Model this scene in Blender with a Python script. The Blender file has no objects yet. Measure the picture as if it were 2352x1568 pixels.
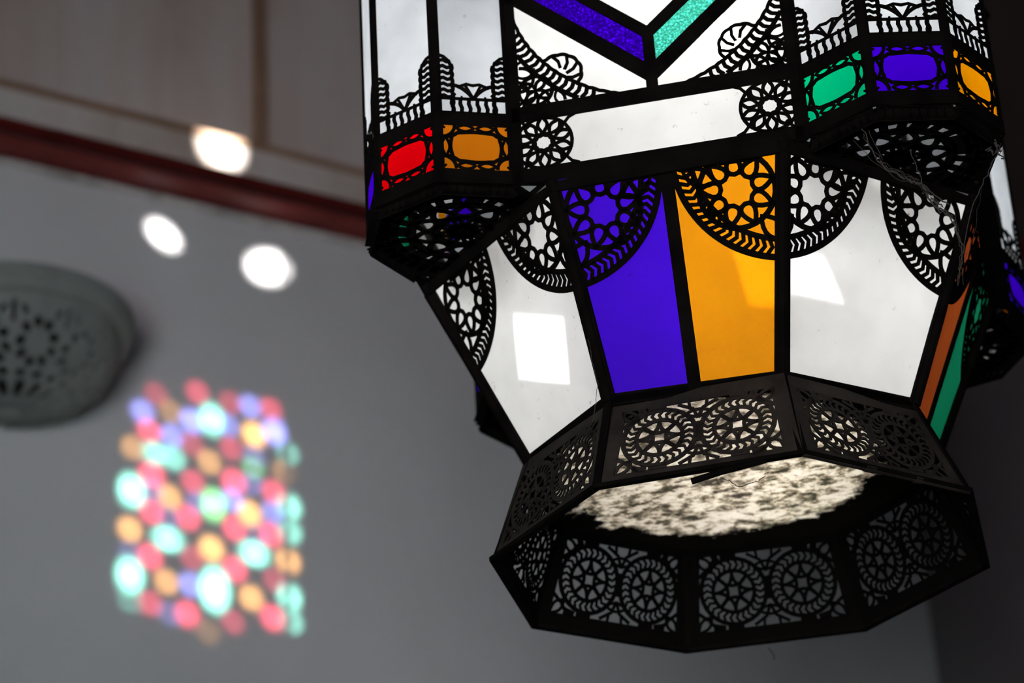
import bpy, bmesh, math, random
from math import sin, cos, pi, radians, sqrt, atan2
from mathutils import Vector, Matrix
random.seed(7)
SC = bpy.context.scene
COL = SC.collection

# ------------------------------------------------------------------ camera
S = 0.25                       # metres per lantern unit
CU = Vector((1.21066084, -9.47767309, -3.87332014))   # camera in lantern units
CAM = Vector((CU.x*S, CU.y*S, 1.6))
Z0 = 1.6 - CU.z*S              # height of the lantern's lower rim
YAW, PITCH, ROLL, F = 0.21583458, 0.47639392, -0.05932338, 5964.38059
W, H = 2352, 1568
fw = Vector((-sin(YAW)*cos(PITCH), cos(YAW)*cos(PITCH), sin(PITCH)))
r0 = Vector((cos(YAW), sin(YAW), 0)); u0 = r0.cross(fw)
rt = cos(ROLL)*r0 + sin(ROLL)*u0
up = -sin(ROLL)*r0 + cos(ROLL)*u0
cd = bpy.data.cameras.new('camera'); cam = bpy.data.objects.new('camera', cd); COL.objects.link(cam)
M3 = Matrix((rt, up, -fw)).transposed()
cam.matrix_world = Matrix.Translation(CAM) @ M3.to_4x4()
cd.sensor_width = 36; cd.lens = F*36/W; cd.clip_start = 0.05
cd.dof.use_dof = True; cd.dof.focus_distance = 2.42; cd.dof.aperture_fstop = 4.6
SC.camera = cam

# ------------------------------------------------------------------ world, sun, fill lights, exposure
SC.view_settings.view_transform = 'Standard'; SC.view_settings.look = 'None'
SC.view_settings.gamma = 1; SC.view_settings.use_curve_mapping = False
SC.view_settings.exposure = 0
wd = bpy.data.worlds.new('sky'); SC.world = wd; wd.use_nodes = True
wd.node_tree.nodes['Background'].inputs[0].default_value = (.75, .85, 1, 1)
wd.node_tree.nodes['Background'].inputs[1].default_value = 0.6

AZ = radians(44.2)
hW = Vector((cos(AZ), sin(AZ), 0))          # along wall_back, towards the corner
n1 = Vector((sin(AZ), -cos(AZ), 0))         # wall_back faces this way
n2 = -hW                                    # wall_right faces this way
K = Vector((0.0204, 2.908, 0))              # the corner behind the lantern
SUN_AZ, SUN_EL = radians(-60), radians(18)
sdir = Vector((cos(SUN_AZ)*cos(SUN_EL), sin(SUN_AZ)*cos(SUN_EL), sin(SUN_EL)))
sl = bpy.data.lights.new('sun', 'SUN'); sl.energy = 47; sl.angle = radians(0.48); sl.color = (1, .97, .92)
so = bpy.data.objects.new('sun', sl); COL.objects.link(so)
so.rotation_euler = sdir.to_track_quat('Z', 'Y').to_euler(); so.location = (3, -4, 6)

def area(name, loc, target, sx, sy, power, color):
    l = bpy.data.lights.new(name, 'AREA'); l.shape = 'RECTANGLE'; l.size = sx; l.size_y = sy; l.energy = power; l.color = color
    o = bpy.data.objects.new(name, l); COL.objects.link(o); o.location = loc
    o.rotation_euler = (Vector(loc)-Vector(target)).to_track_quat('Z', 'Y').to_euler()
    return o
def room(a, b, z):      # a = distance from wall_right, b = distance from wall_back
    return K + n2*a + n1*b + Vector((0, 0, z))
L1 = area('room_fill', room(4.3, 4.7, 2.0), room(.8, 0, 3.8), 1.8, 1.4, 13.2, (1.0, .935, 1.0)); L1.data.spread = radians(58)  # added fill light near the camera, no window stands here
L2 = area('teal_fill', room(4.9, 4.7, 1.2), room(2.3, 0, 2.7), 1.0, .8, 2.0, (.35, 1.0, .85)); L2.data.spread = radians(50)  # added teal fill for the lower left of wall_back

# ------------------------------------------------------------------ helpers
def ray(x, y):
    return ((x-W/2)*rt - (y-H/2)*up + F*fw).normalized()
def wall_pt(x, y, P=K, n=n1):
    d = ray(x, y); return CAM + d*((P-CAM).dot(n)/d.dot(n))

def mat(name, color, rough=.6, metal=0.0, spec=.5):
    m = bpy.data.materials.new(name); m.use_nodes = True
    b = m.node_tree.nodes['Principled BSDF']
    b.inputs['Base Color'].default_value = (*color, 1); b.inputs['Roughness'].default_value = rough
    b.inputs['Metallic'].default_value = metal; b.inputs['Specular IOR Level'].default_value = spec
    return m
def N(m, t, **k):
    n = m.node_tree.nodes.new(t)
    for a, v in k.items(): setattr(n, a, v)
    return n
def noise(m, scale, detail=4, rough=.55, vec=None, stretch=None, coord='Object'):
    nt = m.node_tree
    if vec is None:
        tc = N(m, 'ShaderNodeTexCoord'); vec = tc.outputs[coord]
    if stretch:
        mp = N(m, 'ShaderNodeMapping'); mp.inputs['Scale'].default_value = stretch
        nt.links.new(vec, mp.inputs[0]); vec = mp.outputs[0]
    n = N(m, 'ShaderNodeTexNoise'); n.inputs['Scale'].default_value = scale
    n.inputs['Detail'].default_value = detail; n.inputs['Roughness'].default_value = rough
    nt.links.new(vec, n.inputs['Vector']); return n.outputs[0]
def ramp(m, fac, stops):
    r = N(m, 'ShaderNodeValToRGB'); el = r.color_ramp.elements
    while len(el) < len(stops): el.new(.5)
    for e, (p, c) in zip(el, stops): e.position = p; e.color = (*c, 1) if len(c) == 3 else c
    m.node_tree.links.new(fac, r.inputs[0]); return r.outputs[0]
def mottled(name, stops, scale, rough=.8, bump=.2, stretch=None, detail=5, metal=0, spec=.5):
    m = mat(name, stops[0][1], rough, metal, spec); nt = m.node_tree; b = nt.nodes['Principled BSDF']
    f = noise(m, scale, detail, .6, stretch=stretch)
    nt.links.new(ramp(m, f, stops), b.inputs['Base Color'])
    if bump:
        bp = N(m, 'ShaderNodeBump'); bp.inputs['Strength'].default_value = bump; bp.inputs['Distance'].default_value = .005
        nt.links.new(f, bp.inputs['Height']); nt.links.new(bp.outputs[0], b.inputs['Normal'])
    return m

def glass(name, color, trans=.14, rough=.25, dirt=.35, scale=90, dirtcol=.35, rl=.0, seeded=0):
    """clear inner side (slot 0) and frosted outer side (slot 1)"""
    c = bpy.data.materials.new(name+'_clear'); c.use_nodes = True; nt = c.node_tree; nt.nodes.clear()
    o = N(c, 'ShaderNodeOutputMaterial'); t = N(c, 'ShaderNodeBsdfTransparent'); t.inputs[0].default_value = (1, 1, 1, 1)
    nt.links.new(t.outputs[0], o.inputs[0])
    m = bpy.data.materials.new(name); m.use_nodes = True; nt = m.node_tree; nt.nodes.clear()
    o = N(m, 'ShaderNodeOutputMaterial')
    fine = noise(m, scale, 6, .75); soft = noise(m, 9, 3, .6)
    dk = ramp(m, fine, [(.26, (dirtcol,)*3), (.36, (1, 1, 1))])
    sf = ramp(m, soft, [(.3, (1-dirt*.5,)*3), (.65, (1, 1, 1))])
    def mul(a, b):
        x = N(m, 'ShaderNodeMix', data_type='RGBA', blend_type='MULTIPLY'); x.inputs[0].default_value = 1
        for s, v in ((6, a), (7, b)):
            if isinstance(v, tuple): x.inputs[s].default_value = v
            else: nt.links.new(v, x.inputs[s])
        return x.outputs[2]
    col = mul(mul(dk, sf), (*color, 1))
    if seeded:
        sd = noise(m, seeded, 2, .5)
        col = mul(col, ramp(m, sd, [(.35, (.45,)*3), (.5, (.8,)*3), (.58, (1.1,)*3), (.68, (2.8,)*3)]))
    tl = N(m, 'ShaderNodeBsdfTranslucent'); nt.links.new(col, tl.inputs[0])
    tr = N(m, 'ShaderNodeBsdfTransparent'); nt.links.new(mul(col, (1, 1, 1, 1)), tr.inputs[0])
    df = N(m, 'ShaderNodeBsdfDiffuse'); nt.links.new(col, df.inputs[0])
    m0 = N(m, 'ShaderNodeMixShader'); m0.inputs[0].default_value = .20
    nt.links.new(tl.outputs[0], m0.inputs[1]); nt.links.new(df.outputs[0], m0.inputs[2])
    mx = N(m, 'ShaderNodeMixShader'); mx.inputs[0].default_value = trans
    nt.links.new(m0.outputs[0], mx.inputs[1]); nt.links.new(tr.outputs[0], mx.inputs[2])
    gl = N(m, 'ShaderNodeBsdfGlossy'); gl.inputs['Roughness'].default_value = .25; gl.inputs[0].default_value = (.6, .6, .6, 1)
    m2 = N(m, 'ShaderNodeMixShader'); m2.inputs[0].default_value = .001
    nt.links.new(mx.outputs[0], m2.inputs[1]); nt.links.new(gl.outputs[0], m2.inputs[2])
    nt.links.new(m2.outputs[0], o.inputs[0])
    return [c, m]

METAL = mottled('blackened_tin', [(.3, (.002, .0017, .0015)), (.7, (.007, .0058, .005))], 30, 1.0, .1, metal=.0, spec=.03)
SKIN_SHADE = mat('tin_shade', (.004, .0034, .003), 1.0, spec=.02)  # shade inside the skirt, put into the colour of the inner faces
SKIN = mottled('sooty_tin', [(.3, (.012, .0095, .008)), (.7, (.036, .030, .025))], 26, .85, .25, spec=.12)
DUSTY = mottled('dusty_tin', [(.3, (.035, .029, .024)), (.55, (.075, .065, .055)), (.75, (.14, .125, .105))], 22, .85, .3, spec=.2)
G = {
 'white': glass('frosted_white_glass', (.94, .93, .90)),
 'clear': glass('hazy_clear_glass', (.86, .89, .92), trans=.22, dirt=.5),
 'blue': glass('cobalt_glass', (.055, .0, .70), trans=.10),
 'blue2': glass('seeded_cobalt_glass', (.03, .0, .36), trans=.10, seeded=420),
 'amber': glass('amber_glass', (.95, .33, .0), trans=.14),
 'dkamber': glass('dark_amber_glass', (.80, .22, .006), trans=.12),
 'red': glass('ruby_glass', (.95, .0, .004), trans=.12),
 'green': glass('emerald_glass', (.0, .74, .30), trans=.12),
 'green2': glass('seeded_green_glass', (.07, .66, .46), trans=.2, seeded=420),
 'rust': glass('rust_glass', (.23, .042, .008), trans=.10),
 'dkgreen': glass('bottle_green_glass', (.004, .13, .06), trans=.10),
}

class MB:
    """collects solids in lantern units; build() links them as one mesh object"""
    def __init__(s, scale=S): s.v = []; s.f = []; s.mi = []; s.k = scale
    def quad(s, pts, mi=0):
        i = len(s.v); s.v += [Vector(p) for p in pts]; s.f.append(tuple(range(i, i+len(pts)))); s.mi.append(mi)
    def prism(s, poly, n, t, mi_top=0, off=0.0):
        """poly: 3-D points ccw seen from +n; thickness t along n"""
        n = Vector(n); b = [Vector(p)+n*off for p in poly]; a = [p+n*t for p in b]; i = len(s.v); k = len(b)
        s.v += b+a
        s.f.append(tuple(reversed(range(i, i+k)))); s.mi.append(0)
        s.f.append(tuple(range(i+k, i+2*k))); s.mi.append(mi_top)
        for j in range(k):
            j2 = (j+1) % k; s.f.append((i+j, i+j2, i+k+j2, i+k+j)); s.mi.append(0)
    def bar(s, A, B, w, t, n, off=0.0, ext=0.0):
        A = Vector(A); B = Vector(B); d = (B-A).normalized(); n = Vector(n); n = (n-d*n.dot(d)).normalized()
        sd = n.cross(d)*w/2; A = A-d*ext; B = B+d*ext
        s.prism([A+sd, A-sd, B-sd, B+sd], n, t, off=off)
    def tube(s, pts, r, n=6, closed=False):
        pts = [Vector(p) for p in pts]; m = len(pts); rings = []
        for i, p in enumerate(pts):
            d = (pts[(i+1) % m] if (closed or i < m-1) else p) - (pts[i-1] if (closed or i > 0) else p)
            d.normalize(); a = d.orthogonal().normalized() if abs(d.z) > .95 else d.cross(Vector((0, 0, 1))).normalized()
            b = d.cross(a); rr = r(i/(m-1)) if callable(r) else r
            k = len(s.v); s.v += [p+a*rr*cos(2*pi*j/n)+b*rr*sin(2*pi*j/n) for j in range(n)]; rings.append(k)
        for i in range(m if closed else m-1):
            a, b = rings[i], rings[(i+1) % m]
            for j in range(n):
                s.f.append((a+j, a+(j+1) % n, b+(j+1) % n, b+j)); s.mi.append(0)
        if not closed:
            s.f.append(tuple(reversed(range(rings[0], rings[0]+n)))); s.f.append(tuple(range(rings[-1], rings[-1]+n))); s.mi += [0, 0]
    def build(s, name, mats, parent=None, loc=None):
        me = bpy.data.meshes.new(name); me.from_pydata([tuple(p*s.k) for p in s.v], [], s.f)
        if not isinstance(mats, (list, tuple)): mats = [mats]
        for m in mats: me.materials.append(m)
        me.polygons.foreach_set('material_index', s.mi); me.update()
        o = bpy.data.objects.new(name, me); COL.objects.link(o)
        if parent: o.parent = parent
        if loc is not None: o.location = loc
        return o

class Face:
    """a flat face: origin o, in-plane axes ex (right), ey (up), outward normal"""
    def __init__(s, bl, br, tl, tr=None):
        bl, br, tl = Vector(bl), Vector(br), Vector(tl)
        s.o = (bl+br)/2; s.ex = (br-bl).normalized()
        t = ((Vector(tr)+tl)/2 if tr is not None else tl+(br-bl)/2)-s.o
        s.n = s.ex.cross(t).normalized(); s.ey = s.n.cross(s.ex)
        s.wb = (br-bl).length; s.h = t.dot(s.ey); s.wt = (Vector(tr)-tl).length if tr is not None else s.wb
    def p(s, x, y, z=0.0): return s.o+s.ex*x+s.ey*y+s.n*z
    def half(s, y): return (s.wb+(s.wt-s.wb)*y/s.h)/2

def ribbon(mb, F_, pts, w, t, closed=False, clip=None, off=0.0):
    """a flat strip of width w along 2-D points on face F_"""
    P = [Vector((a, b)) for a, b in pts]; n = len(P)
    if clip:
        keep = [clip(p.x, p.y) for p in P]
        if not all(keep):
            runs = []; cur = []
            seq = list(range(n))+([0] if closed else [])
            for i in seq:
                if keep[i]: cur.append(P[i])
                else:
                    if len(cur) > 1: runs.append(cur)
                    cur = []
            if len(cur) > 1: runs.append(cur)
            for r_ in runs: ribbon(mb, F_, [tuple(q) for q in r_], w, t, False, None, off)
            return
    L = []; R = []
    for i in range(n):
        a = P[i-1] if (closed or i > 0) else P[i]; b = P[(i+1) % n] if (closed or i < n-1) else P[i]
        d = b-a
        if d.length < 1e-9: d = Vector((1, 0))
        d.normalize(); m = Vector((-d.y, d.x))*w/2
        L.append(P[i]+m); R.append(P[i]-m)
    i0 = len(mb.v)
    for k in range(n):
        mb.v += [F_.p(*L[k], off), F_.p(*R[k], off), F_.p(*L[k], off+t), F_.p(*R[k], off+t)]
    for k in range(n if closed else n-1):
        a = i0+4*k; b = i0+4*((k+1) % n)
        for q in ((a+2, a+3, b+3, b+2), (a, b, b+1, a+1), (a, a+2, b+2, b), (a+1, b+1, b+3, a+3)):
            mb.f.append(q); mb.mi.append(0)
    if not closed:
        a = i0; b = i0+4*(n-1)
        mb.f += [(a, a+1, a+3, a+2), (b, b+2, b+3, b+1)]; mb.mi += [0, 0]

def circ(cx, cy, r, n=28, a0=0, a1=2*pi):
    full = abs(a1-a0-2*pi) < 1e-6; m = n if full else n+1
    return [(cx+r*cos(a0+(a1-a0)*i/n), cy+r*sin(a0+(a1-a0)*i/n)) for i in range(m)]
def lens(cx, cy, ang, L, wd, n=7):
    """closed almond outline"""
    o = []
    for sgn in (1, -1):
        for i in range(n):
            t = i/n if sgn == 1 else 1-i/n
            x = (t-.5)*L; y = sgn*wd/2*sin(pi*t)**.9 if 0 < t < 1 else 0
            o.append((cx+x*cos(ang)-y*sin(ang), cy+x*sin(ang)+y*cos(ang)))
    return o
def tear(cx, cy, ang, rin, rout, wd, n=14):
    """teardrop whose point is outward at radius rout"""
    o = []
    for i in range(n):
        t = 2*pi*i/n; a = wd*sin(t)*abs(sin(t/2))**1.3; r = (rin+rout)/2+(rout-rin)/2*cos(t)
        o.append((cx+r*cos(ang)-a*sin(ang), cy+r*sin(ang)+a*cos(ang)))
    return o
TS = .0045     # sheet thickness of pierced work

def teeth(mb, F_, cx, cy, r0_, r1_, a0, a1, n, w, clip=None, t=TS, skew=.55):
    """a band of chevron-shaped ribs between two radii"""
    st = (a1-a0)/n
    for i in range(n+1):
        a = a0+st*i; rm = (r0_+r1_)/2
        pts = [(cx+r*cos(a+o), cy+r*sin(a+o)) for r, o in ((r0_, 0), (rm, st*skew), (r1_, 0))]
        if clip and not clip(*pts[1]): continue
        ribbon(mb, F_, pts, w, t)

# ------------------------------------------------------------------ room shell
PLASTER = mottled('grey_plaster', [(.3, (.50, .49, .50)), (.7, (.60, .59, .61))], 1.6, .9, .1)
UPPER = mottled('stained_boards', [(.25, (.34, .25, .21)), (.45, (.50, .41, .375)), (.62, (.56, .495, .48)), (.8, (.47, .44, .46))], 2.2, .85, .2, stretch=(2.5, 2.5, .5))
STRIPM = mottled('stained_ledge', [(.25, (.37, .29, .235)), (.5, (.52, .455, .42)), (.8, (.60, .565, .565))], 3.5, .85, .2, stretch=(2, 2, .7))
BATTEN = mottled('brown_batten', [(.3, (.20, .12, .075)), (.7, (.34, .21, .14))], 8, .7, .2)
REDW = mottled('red_paint', [(.3, (.10, .012, .010)), (.6, (.17, .020, .016)), (.85, (.15, .035, .028))], 6, .5, .2)
BEAD = mottled('chipped_plaster', [(.3, (.22, .20, .18)), (.6, (.50, .46, .45)), (.8, (.58, .55, .56))], 14, .8, .3)
UPPER_SHADE = mottled('boards_shade', [(.3, (.032, .022, .020)), (.7, (.050, .037, .034))], 2, .85, .2, stretch=(2.5, 2.5, .5))  # boards on the dim right wall, shade put into the colour
PLASTER_SHADE = mottled('plaster_shade', [(.3, (.14, .124, .128)), (.7, (.18, .16, .165))], 1.4, .9, .1)  # plaster of the dim right wall, darkened in colour to stand for shade

def struct(o): o['kind'] = 'structure'; return o
def slab(name, m, a0, a1, b0, b1, z0, z1):
    mb = MB(1); P = [room(a0, b0, 0), room(a0, b1, 0), room(a1, b1, 0), room(a1, b0, 0)]
    if (P[1]-P[0]).cross(P[2]-P[1]).z < 0: P.reverse()
    mb.prism([p+Vector((0, 0, z0)) for p in P], (0, 0, 1), z1-z0); return struct(mb.build(name, m))
zr_lo = wall_pt(420, 458).z; zr_hi = wall_pt(420, 392).z          # red moulding
zseam = wall_pt(560, 322).z                                       # top of the ledge
LD = .16; DEPTH = 5.0; LEN = 8.5; CEIL = 6.4
slab('floor', mottled('floor_tile', [(.3, (.22, .20, .18)), (.7, (.30, .27, .24))], 3, .5, .1), -.2-LD, LEN, -.2-LD, DEPTH+.2, -.12, 0)
slab('ceiling', PLASTER, -.2-LD, LEN, -.2-LD, DEPTH+.2, CEIL, CEIL+.15)
slab('wall_back', PLASTER, 0, LEN, -.2-LD, 0, 0, zr_hi)
slab('wall_right', PLASTER_SHADE, -.2-LD, 0, -.2-LD, DEPTH, 0, zr_hi)
slab('wall_left', PLASTER, LEN, LEN+.2, -.2-LD, DEPTH+.2, -.12, CEIL+.15)
slab('trim_1', STRIPM, 0, LEN, -.2-LD, 0, zr_hi, zseam)
slab('trim_2', UPPER_SHADE, -.2-LD, 0, -.2-LD, DEPTH, zr_hi, zseam)
slab('wall_back_upper', UPPER, -LD, LEN, -.2-LD, -LD, zseam, CEIL)
slab('wall_right_upper', UPPER_SHADE, -.2-LD, -LD, -.2-LD, DEPTH, zseam, CEIL)

# moulding runs: profile (distance from the wall, height) swept along both walls
def moulding(name, m, prof, wall, parent=None):
    mb = MB(1); k = len(prof)
    for i, e in enumerate((0, 1)):
        for b, z in prof:
            if wall == 1: mb.v.append(room(b if e == 0 else LEN, b, z))
            else: mb.v.append(room(b, b if e == 0 else DEPTH, z))
    for j in range(k): mb.f.append((j, (j+1) % k, k+(j+1) % k, k+j)); mb.mi.append(0)
    mb.f += [tuple(range(k)), tuple(reversed(range(k, 2*k)))]; mb.mi += [0, 0]
    o = mb.build(name, m)
    if wall == 2: o.data.flip_normals()
    return struct(o)
hm = zr_hi-zr_lo
def roll(z0, z1, d, n=7): return [(d*sin(pi*i/n)**.7 if 0 < i < n else 0.0, z0+(z1-z0)*i/n) for i in range(n+1)]
REDW_SHADE = mottled('red_paint_shade', [(.3, (.018, .005, .005)), (.7, (.035, .009, .008))], 6, .6, .2)  # shadow core of the red moulding, painted as a dark band
redl = [(-.01, zr_lo)]+[(.004+b, z) for b, z in roll(zr_lo, zr_lo+hm*.46, .050)]+[(-.01, zr_lo+hm*.46)]
redm = [(-.01, zr_lo+hm*.46)]+[(.002+b, z) for b, z in roll(zr_lo+hm*.46, zr_lo+hm*.84, .022)]+[(-.01, zr_lo+hm*.84)]
redt = [(-.01, zr_lo+hm*.84)]+[(.004+b, z) for b, z in roll(zr_lo+hm*.84, zr_hi, .040)]+[(-.01, zr_hi)]
moulding('trim_3', REDW, redl, 1); moulding('trim_4', REDW, redl, 2)
moulding('trim_20', REDW_SHADE, redm, 1); moulding('trim_21', REDW_SHADE, redm, 2)
moulding('trim_22', REDW, redt, 1); moulding('trim_23', REDW, redt, 2)
bdu = [(-.01, zr_hi)]+roll(zr_hi, zr_hi+.022, .018)+[(-.01, zr_hi+.022)]
bdl = [(-.01, zr_lo-.02)]+roll(zr_lo-.02, zr_lo, .012)+[(-.01, zr_lo)]
moulding('trim_5', BEAD, bdu, 1); moulding('trim_6', BEAD, bdu, 2)
moulding('trim_7', BEAD, bdl, 1); moulding('trim_8', BEAD, bdl, 2)
# battens over the joints of the upper boards
Pn = K-n1*LD
t_i = 9
for x in (592, -40, -700):
    q = wall_pt(x, 150, Pn); a = (q-K).dot(n2)
    slab('trim_%d' % t_i, BATTEN, a-.014, a+.014, -LD, -LD+.018, zseam, CEIL); t_i += 1
q = wall_pt(130, 60, Pn); a = (q-K).dot(n2)
slab('trim_%d' % t_i, UPPER, a-.006, a+.006, -LD, -LD+.008, zseam, CEIL); t_i += 1
slab('trim_%d' % t_i, BATTEN, 0, LEN, 0, .004, zseam-.016, zseam+.001)

# ------------------------------------------------------------------ stained window in the wall behind the camera
def from_wall(x, y):                 # where the sun ray that lights (x, y) on wall_back crosses the window plane
    p = wall_pt(x, y); t = (DEPTH-(p-K).dot(n1))/sdir.dot(n1); q = p+sdir*t
    return (q-K).dot(n2), q.z
DOT = []
def D(x, y, c, rx=1, ry=1, k=1, ang=0): DOT.append((200+x/2.24, 820+y/2.24, c, rx, ry, k, ang))
for a in [(265,250,'B',1,1,1),(300,350,'R'),(335,160,'R',1,1,.35),(410,250,'O',1,1,.35),(415,375,'B',1,1,1),(330,465,'T',1.6,1,.7),
 (425,490,'T',1,1.2,.7),(215,435,'O',1,1,.55),(548,152,'R',1,1,.6),(520,300,'B',1.1,1.3,1),(622,290,'T',1.1,2.3,1),(705,320,'B',.9,1,.8),
 (718,205,'R',1,1,.4),(820,225,'B'),(925,240,'R',.9,1,.75),(840,370,'O',1.1,1.3,1.3),(945,355,'B',1.1,1.3,1.5),(1015,465,'T',1,1,.55),
 (520,420,'R',1,1,.4),(722,440,'R',1,1,.55),(610,510,'O',1,1,.7),(990,560,'O',1,1,.35),(835,540,'G',1,.8,.55),(840,480,'B',1,1,.35),
 (830,620,'B',1,1,.35),(210,655,'T',1.2,2,1.4),(312,575,'R',1.2,1.3,1),(405,690,'O',1.05,1.1,.85),(525,612,'R',1,1,.7),(735,612,'R',1.05,1.2,1.1),
 (940,665,'R',1,1,1),(1022,740,'T',1,1.5,1),(1025,870,'T',1,1.1,.9),(935,770,'B',1,1,.8),(628,730,'G',1.1,2.4,1.2),(665,715,'T',.8,1.2,1),
 (730,705,'B',1,1,1),(550,720,'B',1,1,.4),(815,775,'O',1.1,1.2,1.2),(310,765,'R',1.05,1.1,1),(500,795,'R',1.05,1.1,1),(738,850,'R',1,1.2,1),
 (925,885,'R',1.1,1.1,1),(200,855,'O',1.1,1.1,.9),(395,905,'T',2.2,1.1,.95),(620,955,'O',1.1,1.2,1.2),(840,980,'T',2,1.1,1.1),(1015,1020,'O',1,1.2,1.1),
 (303,995,'R',1.05,1.1,1.1),(520,1000,'R',1,1,.45),(740,1060,'R',1,1.3,1),(200,1090,'T',1.2,2,1.5),(388,1125,'O',1,1.1,.8),(512,1140,'B',1,1,1),
 (638,1165,'T',1.4,2.8,2.6),(945,1120,'R',1,1,.4),(825,1208,'O',1,1.1,1),(1022,1205,'T',1.1,1.5,1),(1035,1330,'T',1,1,.7),(305,1235,'R',1,1,.65),
 (495,1290,'R',1.1,1.2,.95),(730,1330,'R',1,1,.45),(935,1310,'R',1.1,1.2,.95),(200,975,'B',.8,.8,.35),(405,1290,'B',1,1,.3),(605,1385,'O',1,1,.2),(860,880,'B',.8,.8,.3),(400,790,'B',.9,.9,.3),(320,660,'B',.8,.8,.5),(200,1220,'T',.9,.9,.35)]:
    D(*a)
CL = {'T': (.28, .95, .76), 'R': (1.0, .08, .16), 'O': (1.0, .50, .14), 'B': (.30, .32, 1.0), 'G': (.28, .9, .30)}
R_H = .0098
holes = []
for x, y, c, rx, ry, k, an in DOT:
    a, z = from_wall(x, y); q = sqrt(min(k, 1.6)); holes.append((a, z, R_H*rx*q, R_H*ry*q, c, k, 0))
for x, y, rx, ry, tilt in ((500, 322, .044, .050, 0), (367, 527, .017, .030, -.95), (607, 601, .040, .028, -.35)):
    a, z = from_wall(x, y); holes.append((a, z, rx, ry, None, 1, tilt))
ha = [h[0] for h in holes]; hz = [h[1] for h in holes]
A0, A1, B0, B1 = min(ha)-.12, max(ha)+.12, min(hz)-.12, max(hz)+.12
cu = bpy.data.curves.new('lattice', 'CURVE'); cu.dimensions = '2D'; cu.fill_mode = 'BOTH'; cu.extrude = .002
def spline(pts):
    sp = cu.splines.new('POLY'); sp.points.add(len(pts)-1)
    for q, (x, y) in zip(sp.points, pts): q.co = (x, y, 0, 1)
    sp.use_cyclic_u = True
spline([(A0-.03, B0-.03), (A1+.03, B0-.03), (A1+.03, B1+.03), (A0-.03, B1+.03)])
# shrink overlapping holes so that every pane keeps its own opening
hs = [list(h) for h in holes]
def polyh(h, n=14):
    a, z, rx, ry, c, k, tl = h
    return [(a+rx*cos(t)*cos(tl)-ry*sin(t)*sin(tl), z+rx*cos(t)*sin(tl)+ry*sin(t)*cos(tl)) for t in [2*pi*i/n for i in range(n)]]
def ext(h, dx, dz):
    L = sqrt(dx*dx+dz*dz); ux, uz = dx/L, dz/L
    return 1/sqrt((ux/h[2])**2+(uz/h[3])**2)
for it in range(80):
    bad = False
    for i in range(len(hs)):
        for j in range(i):
            dx, dz = hs[j][0]-hs[i][0], hs[j][1]-hs[i][1]; d = sqrt(dx*dx+dz*dz)
            need = ext(hs[i], dx, dz)+ext(hs[j], dx, dz)+.0012
            if d < need:
                bad = True
                lo, hi = sorted((hs[i], hs[j]), key=lambda h: (9 if h[4] is None else h[5])*h[2]*h[3])
                for h, q in ((lo, .93), (hi, .985)): h[2] *= q; h[3] *= q
    if not bad: break
for h in hs: spline(polyh(h))
co_ = bpy.data.objects.new('tmp', cu); COL.objects.link(co_)
dg = bpy.context.evaluated_depsgraph_get(); dg.update()
lm = bpy.data.meshes.new_from_object(co_.evaluated_get(dg)); bpy.data.objects.remove(co_)
lat = bpy.data.objects.new('window_1', lm); COL.objects.link(lat); struct(lat)
# curve plane (x,y) -> (along n2, up); its normal points along -n1 or n1
lat.matrix_world = Matrix.Translation(K+n1*(DEPTH+.03)) @ Matrix((n2, Vector((0, 0, 1)), n2.cross(Vector((0, 0, 1))))).transposed().to_4x4()
lm.materials.clear(); lm.materials.append(PLASTER)
GM = {}
for c, col in CL.items():
    m = bpy.data.materials.new('window_glass_'+c.lower()); m.use_nodes = True; nt = m.node_tree; nt.nodes.clear()
    o = N(m, 'ShaderNodeOutputMaterial'); t = N(m, 'ShaderNodeBsdfTransparent'); t.inputs[0].default_value = tuple(sqrt(v) for v in col)+(1,)
    nt.links.new(t.outputs[0], o.inputs[0]); GM[c] = m
for h in hs:
    if h[4] is None: continue
    mb = MB(1); mb.prism([(x, y, 0) for x, y in polyh([h[0], h[1], h[2]*1.15, h[3]*1.15]+h[4:], 10)], (0, 0, 1), .0015, off=.0025)
    o = mb.build('glass_roundel', GM[h[4]], lat)
# wall_front around the window opening
slab('wall_front', PLASTER, -.2, LEN, DEPTH, DEPTH+.2, 0, B0)
slab('wall_front_upper', PLASTER, -.2, LEN, DEPTH, DEPTH+.2, B1, CEIL)
slab('wall_front_east', PLASTER, -.2, A0, DEPTH, DEPTH+.2, B0, B1)
slab('wall_front_west', PLASTER, A1, LEN, DEPTH, DEPTH+.2, B0, B1)

# ------------------------------------------------------------------ the lantern
root = bpy.data.objects.new('lantern', None); COL.objects.link(root); root.location = (0, 0, Z0); root.empty_display_size = .1
root['label'] = 'large octagonal black tin lantern with pierced metalwork and coloured glass panes'; root['category'] = 'lantern'

def octv(R, z, k):
    a = radians(270-22.5-45*k); return Vector((R*cos(a), R*sin(a), z))
BR = [(-.3837, -.911), (-.9092, -.3819), (-.925, .3736), (-.3816, .9024), (.3756, .9294), (.9314, .4031), (.9317, -.3775), (.3852, -.9383)]
BR = [Vector((x, y, 0)) for x, y in BR]
TZ = .399
TR = [(-.3343, -.7944), (-.7491, -.3663), (-.765, .3146), (-.3229, .7382), (.318, .7978), (.7671, .3178), (.7744, -.3527), (.3241, -.7691)]
TR = [Vector((x, y, TZ)) for x, y in TR]
VZ = 1.205
VR = [octv(1.205, VZ, k) for k in range(8)]
VR[0] += Vector((.030, 0, 0))

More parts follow.
